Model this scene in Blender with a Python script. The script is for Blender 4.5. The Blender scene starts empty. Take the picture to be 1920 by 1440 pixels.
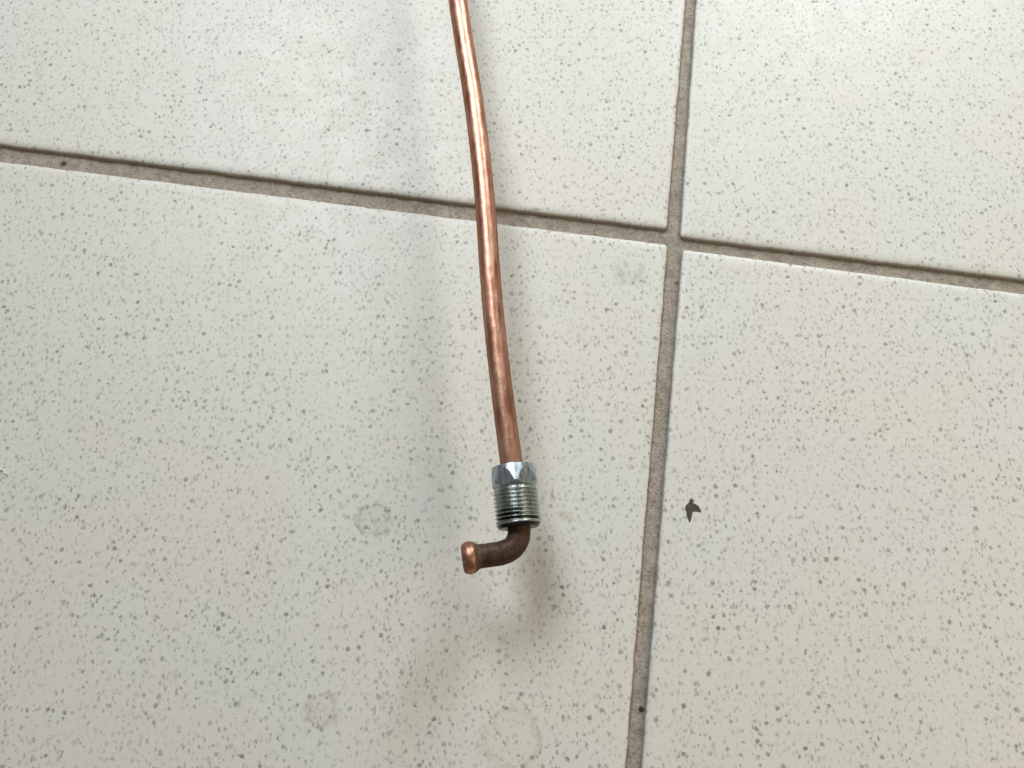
import bpy, bmesh, math, random
from mathutils import Vector, Matrix, noise
random.seed(7)
MM = 0.001
S = bpy.context.scene
COL = S.collection

# ------------------------------------------------------------------ camera
cam = bpy.data.cameras.new('camera'); cam_o = bpy.data.objects.new('camera', cam); COL.objects.link(cam_o)
TILT, DIST = math.radians(18), 0.205
cam_o.location = (0, -math.sin(TILT)*DIST, math.cos(TILT)*DIST)
cam_o.rotation_euler = (TILT, 0, 0)
cam.sensor_width = 36; cam.lens = 36*1507/1920
cam.clip_start = 0.005; cam.clip_end = 20
S.camera = cam_o
# ------------------------------------------------------------------ world: the dim, even light of the room
w = bpy.data.worlds.new('World'); S.world = w; w.use_nodes = True
bg = w.node_tree.nodes['Background']
bg.inputs[0].default_value = (0.98, 0.93, 0.76, 1); bg.inputs[1].default_value = 0.15
# ------------------------------------------------------------------ lamps: two window panes beyond the top of the picture
def area(name, azim, elev, dist, sx, sy, power, color, aim=(0, 0, 0)):
    a, e = math.radians(azim), math.radians(elev)              # azimuth measured from +Y, clockwise
    l = bpy.data.lights.new(name, 'AREA'); l.shape = 'RECTANGLE'; l.size = sx; l.size_y = sy
    l.energy = power; l.color = color
    o = bpy.data.objects.new(name, l); COL.objects.link(o)
    d = Vector((math.sin(a)*math.cos(e), math.cos(a)*math.cos(e), math.sin(e)))
    o.location = d*dist
    o.rotation_euler = (d*dist-Vector(aim)).to_track_quat('Z', 'Y').to_euler()
area('window_light', -19, 49, 0.85, 0.36, 0.34, 6.6, (0.88, 0.95, 1.0), (.72, .30, 0))
area('window_light', 26, 28, 0.92, 0.17, 0.42, 4.75, (0.92, 0.97, 1.0), (.36, .28, 0))
area('room_light', 108, 40, 0.90, 0.60, 0.45, 2.1, (1.0, 0.79, 0.50))
S.view_settings.view_transform = 'Standard'; S.view_settings.look = 'None'
S.view_settings.exposure = 0; S.view_settings.gamma = 1
S.render.filter_size = 2.1

# ------------------------------------------------------------------ node helper
class NT:
    def __init__(s, name):
        s.m = bpy.data.materials.new(name); s.m.use_nodes = True
        s.t = s.m.node_tree; s.b = s.t.nodes['Principled BSDF']
    def n(s, typ, **k):
        x = s.t.nodes.new(typ)
        for a, v in k.items(): setattr(x, a, v)
        return x
    def put(s, sock, v):
        if isinstance(v, bpy.types.NodeSocket): s.t.links.new(v, sock)
        elif v is not None: sock.default_value = v
    def math(s, op, a, b=None, c=None, clamp=False):
        x = s.n('ShaderNodeMath', operation=op, use_clamp=clamp)
        for i, v in enumerate((a, b, c)): s.put(x.inputs[i], v)
        return x.outputs[0]
    def vmath(s, op, a, b=None, scale=None):
        x = s.n('ShaderNodeVectorMath', operation=op)
        s.put(x.inputs[0], a)
        if b is not None: s.put(x.inputs[1], b)
        if scale is not None: s.put(x.inputs['Scale'], scale)
        return x.outputs['Value'] if op in ('LENGTH', 'DISTANCE', 'DOT_PRODUCT') else x.outputs['Vector']
    def mix(s, f, a, b):
        x = s.n('ShaderNodeMix', data_type='RGBA')
        s.put(x.inputs[0], f); s.put(x.inputs[6], a); s.put(x.inputs[7], b)
        return x.outputs[2]
    def ramp(s, v, lo, hi, a=0.0, b=1.0, smooth=True):
        x = s.n('ShaderNodeMapRange', interpolation_type='SMOOTHSTEP' if smooth else 'LINEAR')
        for i, q in enumerate((v, lo, hi, a, b)): s.put(x.inputs[i], q)
        return x.outputs[0]
    def noise(s, vec, scale, detail=2, rough=0.5, out=0, dim='3D'):
        x = s.n('ShaderNodeTexNoise', noise_dimensions=dim)
        s.put(x.inputs['Vector'], vec); x.inputs['Scale'].default_value = scale
        x.inputs['Detail'].default_value = detail; x.inputs['Roughness'].default_value = rough
        return x.outputs[out]
    def bump(s, h, dist, strength=1.0, normal=None):
        x = s.n('ShaderNodeBump'); s.put(x.inputs['Height'], h)
        x.inputs['Distance'].default_value = dist; x.inputs['Strength'].default_value = strength
        if normal is not None: s.put(x.inputs['Normal'], normal)
        return x.outputs[0]
def rgb(r, g, b): return (r, g, b, 1)

# ------------------------------------------------------------------ tile material (coordinates in millimetres on the floor)
def tile_material():
    T = NT('speckled_tile')
    geo = T.n('ShaderNodeNewGeometry')
    P = T.vmath('SCALE', geo.outputs['Position'], scale=1000.0)
    wob = T.vmath('SUBTRACT', T.noise(P, 1.9, 3, 0.6, 1), (0.5, 0.5, 0.5))
    def layer(cell, prob, r0, r1, warp, off, stretch=None, soft=0.21):
        v = T.vmath('ADD', P, T.vmath('SCALE', wob, scale=warp))
        if stretch:
            mp = T.n('ShaderNodeMapping'); T.put(mp.inputs[0], v)
            mp.inputs['Rotation'].default_value = (0, 0, math.radians(stretch[0])); mp.inputs['Scale'].default_value = (stretch[1], 1, 1)
            v = mp.outputs[0]
        v = T.vmath('ADD', v, (off, off*0.37, 0))
        vo = T.n('ShaderNodeTexVoronoi', voronoi_dimensions='2D'); T.put(vo.inputs['Vector'], v); vo.inputs['Scale'].default_value = 1.0/cell
        sep = T.n('ShaderNodeSeparateColor'); T.put(sep.inputs[0], vo.outputs['Color'])
        d = T.math('MULTIPLY', vo.outputs['Distance'], cell)
        # radius from one random channel, skewed to small
        rr = T.math('MULTIPLY_ADD', T.math('POWER', sep.outputs[0], 1.8), r1-r0, r0)
        core = T.ramp(T.math('SUBTRACT', rr, d), -soft, soft)
        on = T.math('LESS_THAN', sep.outputs[1], prob)
        return T.math('MULTIPLY', core, on), sep.outputs[2]
    dens = T.ramp(T.noise(P, 0.045, 2), 0.32, 0.68, 0.84, 1.08)
    specs = []
    for cell, prob, r0, r1, warp, off, st, lo, hi in (
            (2.5, .54, .25, .57, 1.3, 0, None, .20, .74),
            (2.2, .46, .23, .55, 1.5, 71.3, (52, 2.0), .18, .69),
            (2.2, .44, .23, .55, 1.5, 33.9, (-20, 2.0), .16, .66),
            (1.7, .48, .18, .38, 1.1, 17.1, None, .08, .34),
            (3.3, .45, .40, .85, 2.2, 9.7, (115, 1.7), .05, .18),
            (9.0, .24, .38, .54, 1.4, 41.0, None, .62, .90)):
        m, rnd = layer(cell, prob, r0, r1, warp, off, st)
        specs.append(T.math('MULTIPLY', m, T.math('MULTIPLY', T.math('MULTIPLY_ADD', rnd, hi-lo, lo), dens)))
    k = specs[0]
    for q in specs[1:]: k = T.math('MAXIMUM', k, q)
    k = T.math('MULTIPLY', k, 0.92)
    # body colour: slightly warm, with weak patches
    pat = T.noise(P, 0.055, 3, 0.55); pat2 = T.noise(T.vmath('ADD', P, (300, 120, 0)), 0.03, 2)
    base = T.mix(T.ramp(pat, .3, .7), rgb(.640, .630, .578), rgb(.648, .640, .600))
    base = T.mix(T.ramp(pat2, .35, .65), base, rgb(.652, .628, .578))
    fine = T.noise(P, 1.2, 3, 0.6)
    base = T.mix(T.ramp(fine, .25, .75, 0, .10), base, rgb(.56, .545, .49))
    # dried stains with shapes of their own
    wv = T.vmath('SCALE', T.vmath('SUBTRACT', T.noise(P, 0.28, 3, 0.6, 1), (0.5, 0.5, 0.5)), scale=5.0)
    PS = T.vmath('ADD', P, wv)
    def ring(x, y, r, wdt, amt, fill, colr):
        nonlocal base
        d = T.vmath('LENGTH', T.vmath('MULTIPLY', T.vmath('SUBTRACT', PS, (x, y, 0)), (1, 1, 0)))
        line = T.ramp(T.math('ABSOLUTE', T.math('SUBTRACT', d, r)), 0, wdt, 1, 0)
        brk = T.ramp(T.noise(P, 0.45, 2), .38, .62, .25, 1)
        inner = T.ramp(d, r-wdt, r+wdt*.4, fill, 0)
        f = T.math('ADD', T.math('MULTIPLY', T.math('MULTIPLY', line, brk), amt), inner, clamp=True)
        base = T.mix(f, base, colr)
    ring(-33.5, -34.6, 4.0, .85, .66, .15, rgb(.31, .28, .23))
    ring(-42.7, -77.1, 3.4, 1.1, .50, .12, rgb(.33, .29, .23))
    ring(0.0, -83.2, 6.0, 1.5, .42, .05, rgb(.42, .37, .26))
    ring(57.3, 72.2, 1.2, .5, .40, .22, rgb(.40, .38, .31))
    ring(48.0, 5.8, 2.4, 1.0, .14, .06, rgb(.42, .39, .32))
    def blot(x, y, r, amt, colr, sx=1.0, sc=.5, src=None):
        nonlocal base
        d = T.vmath('LENGTH', T.vmath('MULTIPLY', T.vmath('SUBTRACT', src or PS, (x, y, 0)), (sx, 1, 0)))
        f = T.math('MULTIPLY', T.ramp(d, r*.25, r, 1, 0), T.ramp(T.noise(P, sc, 3, .65), .40, .66, .12, 1))
        base = T.mix(T.math('MULTIPLY', f, amt), base, colr)
    blot(31.3, 31.5, 6.5, .62, rgb(.37, .35, .27), 1.0, .42)
    blot(28.6, 30.0, 3.5, .50, rgb(.35, .33, .26), 1.6, .6)
    blot(13.2, -33.6, 2.2, .62, rgb(.26, .22, .14), 1.0, .7)
    blot(9.8, -28.5, 1.1, .75, rgb(.12, .11, .06), 2.0, .9, P)
    blot(-10.6, 19.1, 1.0, 1.0, rgb(.13, .12, .08), 1.5, .9, P)
    blot(-9.7, 18.2, .8, 1.0, rgb(.15, .14, .09), .9, .9, P)
    blot(-40.6, 81.1, .45, 1.0, rgb(.03, .03, .035), 1, .1, P)
    blot(46, -22, 5, .12, rgb(.42, .40, .34), 1.0, .4)
    blot(-12, -20, 4, .10, rgb(.42, .40, .34), 1.0, .4)
    col = T.mix(k, base, rgb(.085, .084, .066))
    # darker brown along the pressed edge, where the glaze dips towards the joint
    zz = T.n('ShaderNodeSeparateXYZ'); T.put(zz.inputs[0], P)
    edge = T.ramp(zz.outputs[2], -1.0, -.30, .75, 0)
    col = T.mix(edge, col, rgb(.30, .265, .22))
    T.put(T.b.inputs['Base Color'], col)
    T.put(T.b.inputs['Roughness'], T.ramp(T.noise(P, .12, 3, .6),   .3, .7, .45, .55))
    T.b.inputs['Specular IOR Level'].default_value = .5
    h = T.math('ADD', T.math('MULTIPLY', T.noise(P, .10, 2), 1.0), T.math('MULTIPLY', T.noise(P, 1.6, 2), .05))
    T.put(T.b.inputs['Normal'], T.bump(h, .00010, .8))
    return T.m

def grout_material():
    T = NT('cement_grout')
    geo = T.n('ShaderNodeNewGeometry'); P = T.vmath('SCALE', geo.outputs['Position'], scale=1000.0)
    a = T.noise(P, .35, 4, .65); b = T.noise(P, 1.5, 3, .7)
    c = T.mix(T.ramp(a, .32, .68), rgb(.265, .228, .188), rgb(.375, .33, .28))
    c = T.mix(T.ramp(b, .53, .68, 0, .75), c, rgb(.45, .41, .355))
    c = T.mix(T.ramp(b, .46, .32, 0, .70), c, rgb(.12, .10, .08))
    for x, y, r, cc in ((29.4, -77.3, 1.0, rgb(.012, .012, .008)), (-126.7, 66.0, 1.2, rgb(.09, .035, .022)), (44.1, 29.0, .9, rgb(.19, .13, .10))):
        d = T.vmath('LENGTH', T.vmath('MULTIPLY', T.vmath('SUBTRACT', P, (x, y, 0)), (1, 1, 0)))
        c = T.mix(T.ramp(d, r*.35, r, .92, 0), c, cc)
    T.put(T.b.inputs['Base Color'], c); T.b.inputs['Roughness'].default_value = .9
    T.b.inputs['Specular IOR Level'].default_value = .25
    T.put(T.b.inputs['Normal'], T.bump(T.math('ADD', b, a), .0003, .9))
    return T.m

def copper_material():
    T = NT('copper')
    tc = T.n('ShaderNodeTexCoord'); P = T.vmath('SCALE', tc.outputs['Object'], scale=1000.0)
    at = T.n('ShaderNodeAttribute', attribute_name='patina_shade'); pat = at.outputs['Fac']
    lo = T.noise(T.vmath('MULTIPLY', P, (1, .22, 1)), .55, 3, .6); hi = T.noise(T.vmath('MULTIPLY', P, (1, .5, 1)), 2.6, 3, .65)
    c = T.mix(T.ramp(lo, .3, .7), rgb(.46, .215, .145), rgb(.68, .385, .28))
    c = T.mix(T.ramp(hi, .52, .72, 0, .5), c, rgb(.20, .085, .055))
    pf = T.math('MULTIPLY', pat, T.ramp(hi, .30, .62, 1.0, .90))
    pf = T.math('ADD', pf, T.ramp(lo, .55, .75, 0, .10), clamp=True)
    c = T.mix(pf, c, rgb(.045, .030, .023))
    T.put(T.b.inputs['Base Color'], c)
    T.put(T.b.inputs['Metallic'], T.ramp(pf, 0, 1, 1.0, .35))
    T.b.inputs['Specular Tint'].default_value = rgb(.42, .36, .33)
    T.put(T.b.inputs['Roughness'], T.math('ADD', T.ramp(lo, .3, .7, .34, .46), T.math('MULTIPLY', pf, .14)))
    T.put(T.b.inputs['Normal'], T.bump(T.math('ADD', hi, lo), .00005, .7))
    return T.m

def zinc_material(name, thread):
    T = NT(name)
    tc = T.n('ShaderNodeTexCoord'); P = T.vmath('SCALE', tc.outputs['Object'], scale=1000.0)
    sx = T.n('ShaderNodeSeparateXYZ'); T.put(sx.inputs[0], P)
    br = T.noise(T.vmath('MULTIPLY', P, (1, 1, .12)), 2.4, 3, .6); sp = T.noise(P, 1.3, 3, .6)
    if not thread:
        c = T.mix(T.ramp(br, .35, .65), rgb(.32, .385, .44), rgb(.47, .53, .58))
        c = T.mix(T.ramp(sp, .62, .75, 0, .5), c, rgb(.20, .21, .22))
        r = T.ramp(br, .3, .7, .26, .40)
    else:
        c = T.mix(T.ramp(sp, .3, .7), rgb(.34, .385, .37), rgb(.50, .53, .50))
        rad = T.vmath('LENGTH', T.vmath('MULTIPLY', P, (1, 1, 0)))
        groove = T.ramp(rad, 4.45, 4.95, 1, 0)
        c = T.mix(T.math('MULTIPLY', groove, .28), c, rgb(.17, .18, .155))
        # black grease plus painted dark reflection in last few grooves, mostly on the left
        side = T.ramp(T.math('ADD', sx.outputs[0], T.math('MULTIPLY', T.math('SUBTRACT', sp, .5), 2.0)), .2, 1.2, 1, 0)
        lowz = T.ramp(sx.outputs[2], 4.7, 5.7)
        allz = T.ramp(sx.outputs[2], 6.9, 7.3)
        g = T.math('MULTIPLY', T.ramp(rad, 4.72, 4.92, 1, 0), T.math('MAXIMUM', T.math('MULTIPLY', side, lowz), allz))
        c = T.mix(T.math('MULTIPLY', g, .93), c, rgb(.014, .015, .013))
        r = T.ramp(sp, .3, .7, .24, .36)
    T.put(T.b.inputs['Base Color'], c); T.put(T.b.inputs['Roughness'], r); T.b.inputs['Metallic'].default_value = .95
    T.put(T.b.inputs['Normal'], T.bump(br, .00004, .6))
    return T.m

def plain(name, c, rough, spec=.3):
    T = NT(name)
    tc = T.n('ShaderNodeTexCoord'); P = T.vmath('SCALE', tc.outputs['Object'], scale=1000.0)
    n = T.noise(P, 1.1, 3, .6)
    T.put(T.b.inputs['Base Color'], T.mix(T.ramp(n, .3, .7), rgb(*[v*.75 for v in c]), rgb(*[v*1.25 for v in c])))
    T.b.inputs['Roughness'].default_value = rough; T.b.inputs['Specular IOR Level'].default_value = spec
    return T.m

# ------------------------------------------------------------------ mesh helpers (all lengths in mm)
def link(name, me, mat=None, parent=None, loc=(0, 0, 0)):
    o = bpy.data.objects.new(name, me); COL.objects.link(o)
    o.location = Vector(loc)*MM
    if mat: me.materials.append(mat)
    if parent: o.parent = parent
    return o
def mesh(name, vs, fs, smooth=True):
    me = bpy.data.meshes.new(name)
    me.from_pydata([tuple(c*MM for c in v) for v in vs], [], fs)
    me.polygons.foreach_set('use_smooth', [smooth]*len(fs)); me.update()
    return me
def tube_mesh(name, path, rad, nseg=40, attr=None, cap=True):
    vs, fs, at = [], [], []
    t0 = (path[1]-path[0]).normalized(); n = t0.orthogonal().normalized()
    for i, p in enumerate(path):
        t = (path[min(i+1, len(path)-1)]-path[max(i-1, 0)]).normalized()
        n = (n-t*n.dot(t)).normalized(); b = t.cross(n)
        for j in range(nseg):
            a = 2*math.pi*j/nseg
            vs.append(p+(n*math.cos(a)+b*math.sin(a))*rad(i, a)); at.append(attr[i] if attr else 0)
    for i in range(len(path)-1):
        for j in range(nseg):
            k = (j+1) % nseg
            fs.append((i*nseg+j, i*nseg+k, (i+1)*nseg+k, (i+1)*nseg+j))
    if cap:
        fs.append(tuple(range(nseg-1, -1, -1))); fs.append(tuple((len(path)-1)*nseg+j for j in range(nseg)))
    me = mesh(name, vs, fs)
    if attr:
        A = me.attributes.new('patina_shade', 'FLOAT', 'POINT'); A.data.foreach_set('value', at)
    return me
def surf_of_rev(name, prof, nseg, rfun=None):
    """prof: list of (radius, z); open ends."""
    vs, fs = [], []
    for r, z in prof:
        for j in range(nseg):
            a = 2*math.pi*j/nseg
            q = rfun(r, z, a) if rfun else r
            vs.append((q*math.cos(a), q*math.sin(a), z))
    for i in range(len(prof)-1):
        for j in range(nseg):
            k = (j+1) % nseg
            fs.append((i*nseg+j, i*nseg+k, (i+1)*nseg+k, (i+1)*nseg+j))
    return mesh(name, vs, fs)
def spline(pts, step):
    """Catmull-Rom through pts, resampled about every step mm."""
    P = [Vector(p) for p in pts]; P = [P[0]*2-P[1]]+P+[P[-1]*2-P[-2]]
    out = []
    for i in range(1, len(P)-2):
        a, b, c, d = P[i-1:i+3]
        n = max(2, int((c-b).length/step))
        for k in range(n):
            t = k/n
            out.append(0.5*((2*b)+(c-a)*t+(2*a-5*b+4*c-d)*t*t+(3*b-a-3*c+d)*t**3))
    out.append(P[-2]); return out
def tag(o, label, cat, group=None):
    o['label'] = label; o['category'] = cat
    if group: o['group'] = group

# ------------------------------------------------------------------ floor: grout bed with tiles
M_TILE, M_GROUT = tile_material(), grout_material()
xs = [-900, -500, -300]+[-165+.75*i for i in range(441)]+[300, 500, 900]
ys = [-900, -500, -300]+[-105+.75*i for i in range(321)]+[300, 500, 900]
vs, fs = [], []
for y in ys:
    for x in xs:
        z = -1.75+.20*(noise.noise((x*.28, y*.28, 0)))+.12*noise.noise((x*.9, y*.9, 5))
        vs.append((x, y, z))
nx = len(xs)
for j in range(len(ys)-1):
    for i in range(nx-1):
        fs.append((j*nx+i, j*nx+i+1, (j+1)*nx+i+1, (j+1)*nx+i))
floor = link('floor', mesh('floor', vs, fs), M_GROUT)
floor['kind'] = 'structure'

def isect(l1, l2):
    (a, b), (c, d) = l1, l2
    a, b, c, d = (Vector(q) for q in (a, b, c, d)); r = b-a; s = d-c
    return a+r*((c-a).cross(s)/r.cross(s))
def tile_mesh(corners, seed, dense):
    """corners anticlockwise (mm). Pressed tile: cushioned rim, straight sides, flat face."""
    c = [Vector(q) for q in corners]; cen = sum(c, Vector((0, 0)))/4
    dirs = [(c[(i+1) % 4]-c[i]).normalized() for i in range(4)]
    inn = [Vector((-d.y, d.x)) for d in dirs]
    cnt = [int((c[(i+1) % 4]-c[i]).length/dense) for i in range(4)]
    def loop(off):
        k = []
        for i in range(4):                                # inset corner of edges i-1 and i
            m = inn[i-1]+inn[i]; k.append(c[i]+m*(2*off/m.dot(m)))
        R = max(1.1-off, .12); out = []
        for i in range(4):
            q, r = k[i], k[(i+1) % 4]; d0, d1 = -dirs[i-1], dirs[i]
            for j in range(5):
                t = j/4; out.append(((1-t)**2*(q+d0*R)+2*t*(1-t)*q+t*t*(q+d1*R), (inn[i-1]+inn[i]).normalized()))
            for j in range(1, cnt[i]): out.append((q+d1*(R+((r-q).length-2*R)*j/cnt[i]), inn[i]))
        return out
    base = loop(0); N = len(base)
    loops = ((0, -2.6), (0, -1.2), (.06, -.64), (.24, -.42), (.55, -.255), (.95, -.135), (1.45, -.055), (2.1, -.012), (2.8, 0))
    V, F = [], []
    for li, (off, z) in enumerate(loops):
        for i, (p, nn) in enumerate(loop(off)):
            jit = 0
            if dense < 5:
                b0 = base[i][0]; q = b0*.16+Vector((seed*7.3, 0))
                jit = .16*noise.noise((q.x, q.y, 0))+.10*noise.noise((b0.x*.7, b0.y*.7, seed))+.06*noise.noise((b0.x*2.1, b0.y*2.1, seed))
                jit *= max(0, 1-off/2.0)
            v = p+nn*jit-cen
            V.append((v.x, v.y, z))
    for l in range(len(loops)-1):
        for i in range(N):
            k = (i+1) % N
            F.append((l*N+i, l*N+k, (l+1)*N+k, (l+1)*N+i))
    F.append(tuple((len(loops)-1)*N+i for i in range(N)))
    me = mesh('tile', V, F); me.polygons[len(F)-1].use_smooth = False
    return me, cen
LN = dict(Vul=((52.5, 121.9), (42.2, 44.2)), Vur=((55.7, 121.9), (45.9, 44.2)), Vll=((42.1, 39.4), (25.2, -89.1)), Vlr=((46.0, 37.8), (28.7, -89.1)),
          Hul=((-144.6, 71.35), (42.1, 44.6)), Hll=((-143.6, 65.9), (41.8, 39.9)), Hur=((46.3, 42.15), (136.3, 29.45)), Hlr=((46.8, 38.4), (135.6, 25.3)))
SIZE, JOINT = 296.0, 3.9
def dirn(l, s): d = (Vector(l[1])-Vector(l[0])).normalized()*s; return d
tiles = []
for seed, (h, v, sh, sv) in enumerate((('Hul', 'Vul', -1, -1), ('Hur', 'Vur', 1, -1), ('Hll', 'Vll', -1, 1), ('Hlr', 'Vlr', 1, 1))):
    q = isect(LN[h], LN[v]); dh, dv = dirn(LN[h], sh*SIZE), dirn(LN[v], sv*SIZE)
    quad = [q, q+dh, q+dh+dv, q+dv]
    if dh.cross(dv) < 0: quad.reverse()
    me, cen = tile_mesh(quad, seed, .45)
    t = link('tile', me, M_TILE, floor, (cen.x, cen.y, 0)); tiles.append((cen, dh.normalized()*sh, dv.normalized()*-sv))
# the courses of the floor just outside the picture
uh, uv = Vector((.9899, -.1418)), Vector((.1305, .9914)); P1 = SIZE+JOINT
sq = [Vector((0, 0))-uh*SIZE/2-uv*SIZE/2, uh*SIZE/2-uv*SIZE/2, uh*SIZE/2+uv*SIZE/2, uv*SIZE/2-uh*SIZE/2]
ring_me, _ = tile_mesh(sq, 9, 20); ring_me.materials.append(M_TILE)
mid = sum((t[0] for t in tiles), Vector((0, 0)))/4
for i in range(-2, 2):
    for j in range(-2, 2):
        if i in (-1, 0) and j in (-1, 0): continue
        c = mid+uh*(i+.5)*P1+uv*(j+.5)*P1
        link('tile', ring_me, None, floor, (c.x, c.y, 0))

# ------------------------------------------------------------------ copper pipe with nut
M_CU, M_HEX, M_THR = copper_material(), zinc_material('zinc_plate', False), zinc_material('zinc_plate_thread', True)
RP = 2.50
root = bpy.data.objects.new('copper_pipe', None); COL.objects.link(root); root.empty_display_size = .01
tag(root, 'thin copper pipe with zinc union nut and bent flared end, lying over the tiled floor', 'pipe')
pts = [(-62, 390, RP), (-57, 350, RP), (-49, 300, RP+.4), (-40, 250, 6.5), (-31.5, 205, 13.0), (-24, 165, 18.0), (-19.5, 140, 19.7),
       (-14.74, 102.9, 20.0), (-12.2, 85.36, 20.0), (-9.62, 68.68, 20.0), (-7.83, 52.78, 20.0), (-6.65, 40.6, 20.0), (-5.58, 26.09, 19.8), (-4.58, 12.2, 19.6), (-3.4, 1.53, 19.4), (-1.95, -11.35, 19.2), (-0.27, -23.72, 19.0), (.77, -31, 19), (1.35, -37.0, 19), (1.55, -39.6, 19),
       (1.28, -41.55, 19), (.22, -43.25, 19.0), (-1.75, -44.33, 19.05), (-4.03, -44.80, 19.2), (-6.34, -45.12, 19.4), (-7.55, -45.32, 19.52)]
path = spline(pts, .6)
for _ in range(300):                                        # take the kinks out of the long run
    path = [path[0]]+[(path[i-1]+path[i]*2+path[i+1])/4 if path[i].y > -28 else path[i] for i in range(1, len(path)-1)]+[path[-1]]
def patina_shade(p):
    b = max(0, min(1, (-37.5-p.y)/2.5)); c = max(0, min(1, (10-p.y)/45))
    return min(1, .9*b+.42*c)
pa = [patina_shade(p) for p in path]
arc = [0]
for a, b in zip(path, path[1:]): arc.append(arc[-1]+(b-a).length)
def prad(i, a):
    p = path[i]
    n = .025*noise.noise((math.cos(a)*.8, math.sin(a)*.8, arc[i]*.12))+.018*noise.noise((math.cos(a)*1.5, math.sin(a)*1.5, arc[i]*.5+40))
    bend = max(0, 1-abs((path[i]-Vector((.9, -42.2, 19))).length)/4.0)   # the squeezed bend
    return RP*(1+n)*(1+.035*max(0, min(1, (-41-p.y)/3))+.02*noise.noise((math.cos(a)*2.5, math.sin(a)*2.5, arc[i]*1.3))*pa[i])
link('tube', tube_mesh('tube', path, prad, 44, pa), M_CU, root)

# flared end
ax = (path[-1]-path[-6]).normalized()
prof = [(2.40, -1.2), (2.52, -.8), (2.64, -.4), (2.86, 0), (3.14, .35), (3.36, .75), (3.47, 1.2), (3.49, 1.65), (3.42, 2.05), (3.28, 2.4), (3.10, 2.75), (2.86, 3.0), (2.5, 3.12), (2.1, 3.12), (1.75, 3.0), (1.6, 2.7), (1.55, 1.2), (.05, 1.0)]
def fr(r, z, a): return r*(1+.012*noise.noise((math.cos(a)*1.3, math.sin(a)*1.3, z*.6)))
fl_me = surf_of_rev('flared_end', prof, 64, fr)
A = fl_me.attributes.new('patina_shade', 'FLOAT', 'POINT'); vals = []
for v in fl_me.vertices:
    z = v.co.z/MM; vals.append(.92 if z < .45 else (.92-.78*min(1, (z-.45)/.45) if z < 2.7 else .55))  # tarnish plus painted dark reflection on both sides of the bright band
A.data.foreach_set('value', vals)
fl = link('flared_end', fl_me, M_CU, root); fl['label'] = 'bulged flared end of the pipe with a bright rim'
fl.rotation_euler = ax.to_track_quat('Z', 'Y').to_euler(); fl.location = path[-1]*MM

# union nut: hexagon head (chamfered) and threaded shank
a0, a1 = Vector((.16, -25.55, 19.0)), Vector((1.52, -38.85, 18.95)); nax = (a1-a0).normalized()
AF, HL = 4.88, 4.72
rot0 = math.radians(26)
def hexr(a): 
    q = (a-rot0) % (math.pi/3)-math.pi/6
    return AF/math.cos(q)
def hex_r(r, z, a):
    h = min(hexr(a), 5.70)
    top = 4.70+z*.19
    bot = 4.72+(HL-z)*.85
    return min(h, top, bot, 5.62) if r > 4.3 else r
hp = [(2.52, .55), (2.55, .15), (2.75, .0), (4.2, 0.0)]+[(5, .02+(HL-.04)*i/56) for i in range(57)]+[(4.3, HL), (2.5, HL)]
nut_me = surf_of_rev('union_nut', hp, 288, hex_r)
# object axes: z along the pipe, x to the right in the picture
zx = nax; xx = (Vector((1, 0, 0))-zx*zx.x).normalized(); yx = zx.cross(xx)
NR = Matrix((xx, yx, zx)).transposed()
nut = link('union_nut', nut_me, M_HEX, root); nut['label'] = 'zinc plated hexagon union nut on the pipe'
nut.rotation_euler = NR.to_euler(); nut.location = a0*MM
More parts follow.
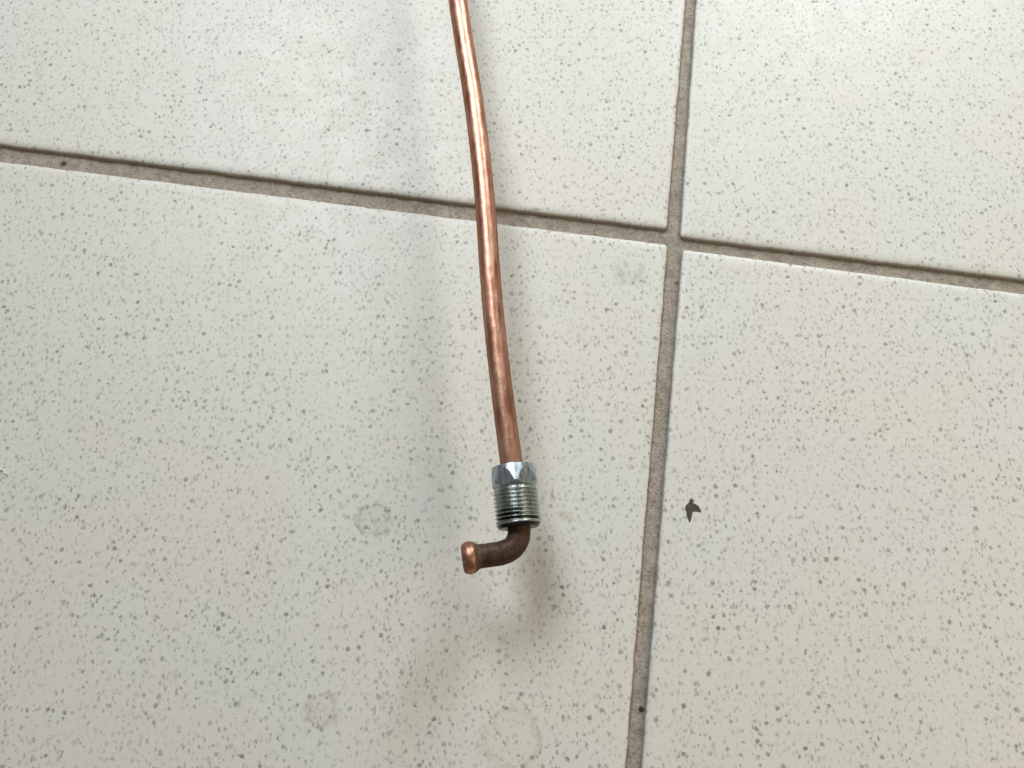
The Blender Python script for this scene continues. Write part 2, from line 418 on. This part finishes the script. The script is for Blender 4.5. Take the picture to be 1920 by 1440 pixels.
# make the facets crisp where chamfer and flat meet
nut_me.set_sharp_from_angle(angle=math.radians(14)) if hasattr(nut_me, 'set_sharp_from_angle') else None
TL, PITCH, RO = 8.88, .87, 4.98
def thr_r(r, z, a):
    if r < 4.0: return r
    ph = ((z/PITCH+a/(2*math.pi)) % 1.0)
    tri = abs(ph-.5)*2                                   # 1 at the crest edges
    dep = min(1, max(0, (1-tri-.12)/.72))
    d = .50*dep
    k = min(1, max(0, (z-.55)/.5))*min(1, max(0, (TL-.95-z)/.35))    # runs out at both ends
    base = RO if z > .5 else 4.62
    if z < .95: base = 4.62+(RO-4.62)*min(1, max(0, (z-.35)/.6))
    rr = base-d*k
    rr -= max(0, (z-(TL-.9))*.75)                        # chamfered point
    rr += .03*noise.noise((math.cos(a)*2, math.sin(a)*2, z*1.3))
    return rr
tp = [(3.9, -.0), (4.6, 0.0)]+[(5, .02+(TL-.03)*i/210) for i in range(211)]+[(3.9, TL), (2.6, TL), (2.5, TL-.5)]
thr = link('thread', surf_of_rev('thread', tp, 96, thr_r), M_THR, nut); thr.location = (0, 0, HL*MM)

# ------------------------------------------------------------------ small litter on the floor
def sheet(name, outline, t, z0, bow):
    bm = bmesh.new()
    cx = sum(p[0] for p in outline)/len(outline); cy = sum(p[1] for p in outline)/len(outline)
    lo = [bm.verts.new((x*MM, y*MM, z0*MM)) for x, y in outline]
    hi = [bm.verts.new(((cx+(x-cx)*.9)*MM, (cy+(y-cy)*.9)*MM, (z0+t+bow*noise.noise((x, y, 3)))*MM)) for x, y in outline]
    n = len(outline)
    for i in range(n): bm.faces.new((lo[i], lo[(i+1) % n], hi[(i+1) % n], hi[i]))
    bm.faces.new(hi); bm.faces.new(lo[::-1]); bmesh.ops.recalc_face_normals(bm, faces=bm.faces)
    me = bpy.data.meshes.new(name); bm.to_mesh(me); bm.free(); return me
flake_pts = [(.68, 3.03), (1.4, 2.3), (.95, 1.84), (1.76, 1.62), (2.5, 1.08), (2.97, 0), (2.84, -.46), (1.9, -.2), (1.1, -.27), (.76, -.6), (.54, -1.76), (.14, -2.76), (-.14, -2.84), (-.4, -1.6), (-.68, -.14), (-.86, .4), (-.68, 1.2), (.14, 2.0), (.4, 2.7)]
fk = link('dark_flake', sheet('dark_flake', flake_pts, .12, .01, .06), plain('dark_flake', (.075, .068, .054), .8, .2), None, (42.9, -32.3, 0))
tag(fk, 'small dark brown flake with a pointed tail, lying right of the upright joint', 'flake')
cpath = spline([(-1.6, -.15, .25), (-.9, .3, .4), (-.1, .35, .5), (.5, -.1, .45), (.65, -.75, .25)], .12)
cr = link('white_fibre', tube_mesh('white_fibre', cpath, lambda i, a: .2+.05*math.sin(i*.9+a), 10), plain('white_fibre', (.78, .77, .72), .6), None, (-125.3, -22.6, 0))
tag(cr, 'tiny curled white fibre on the tile at the left edge of the picture', 'fibre')
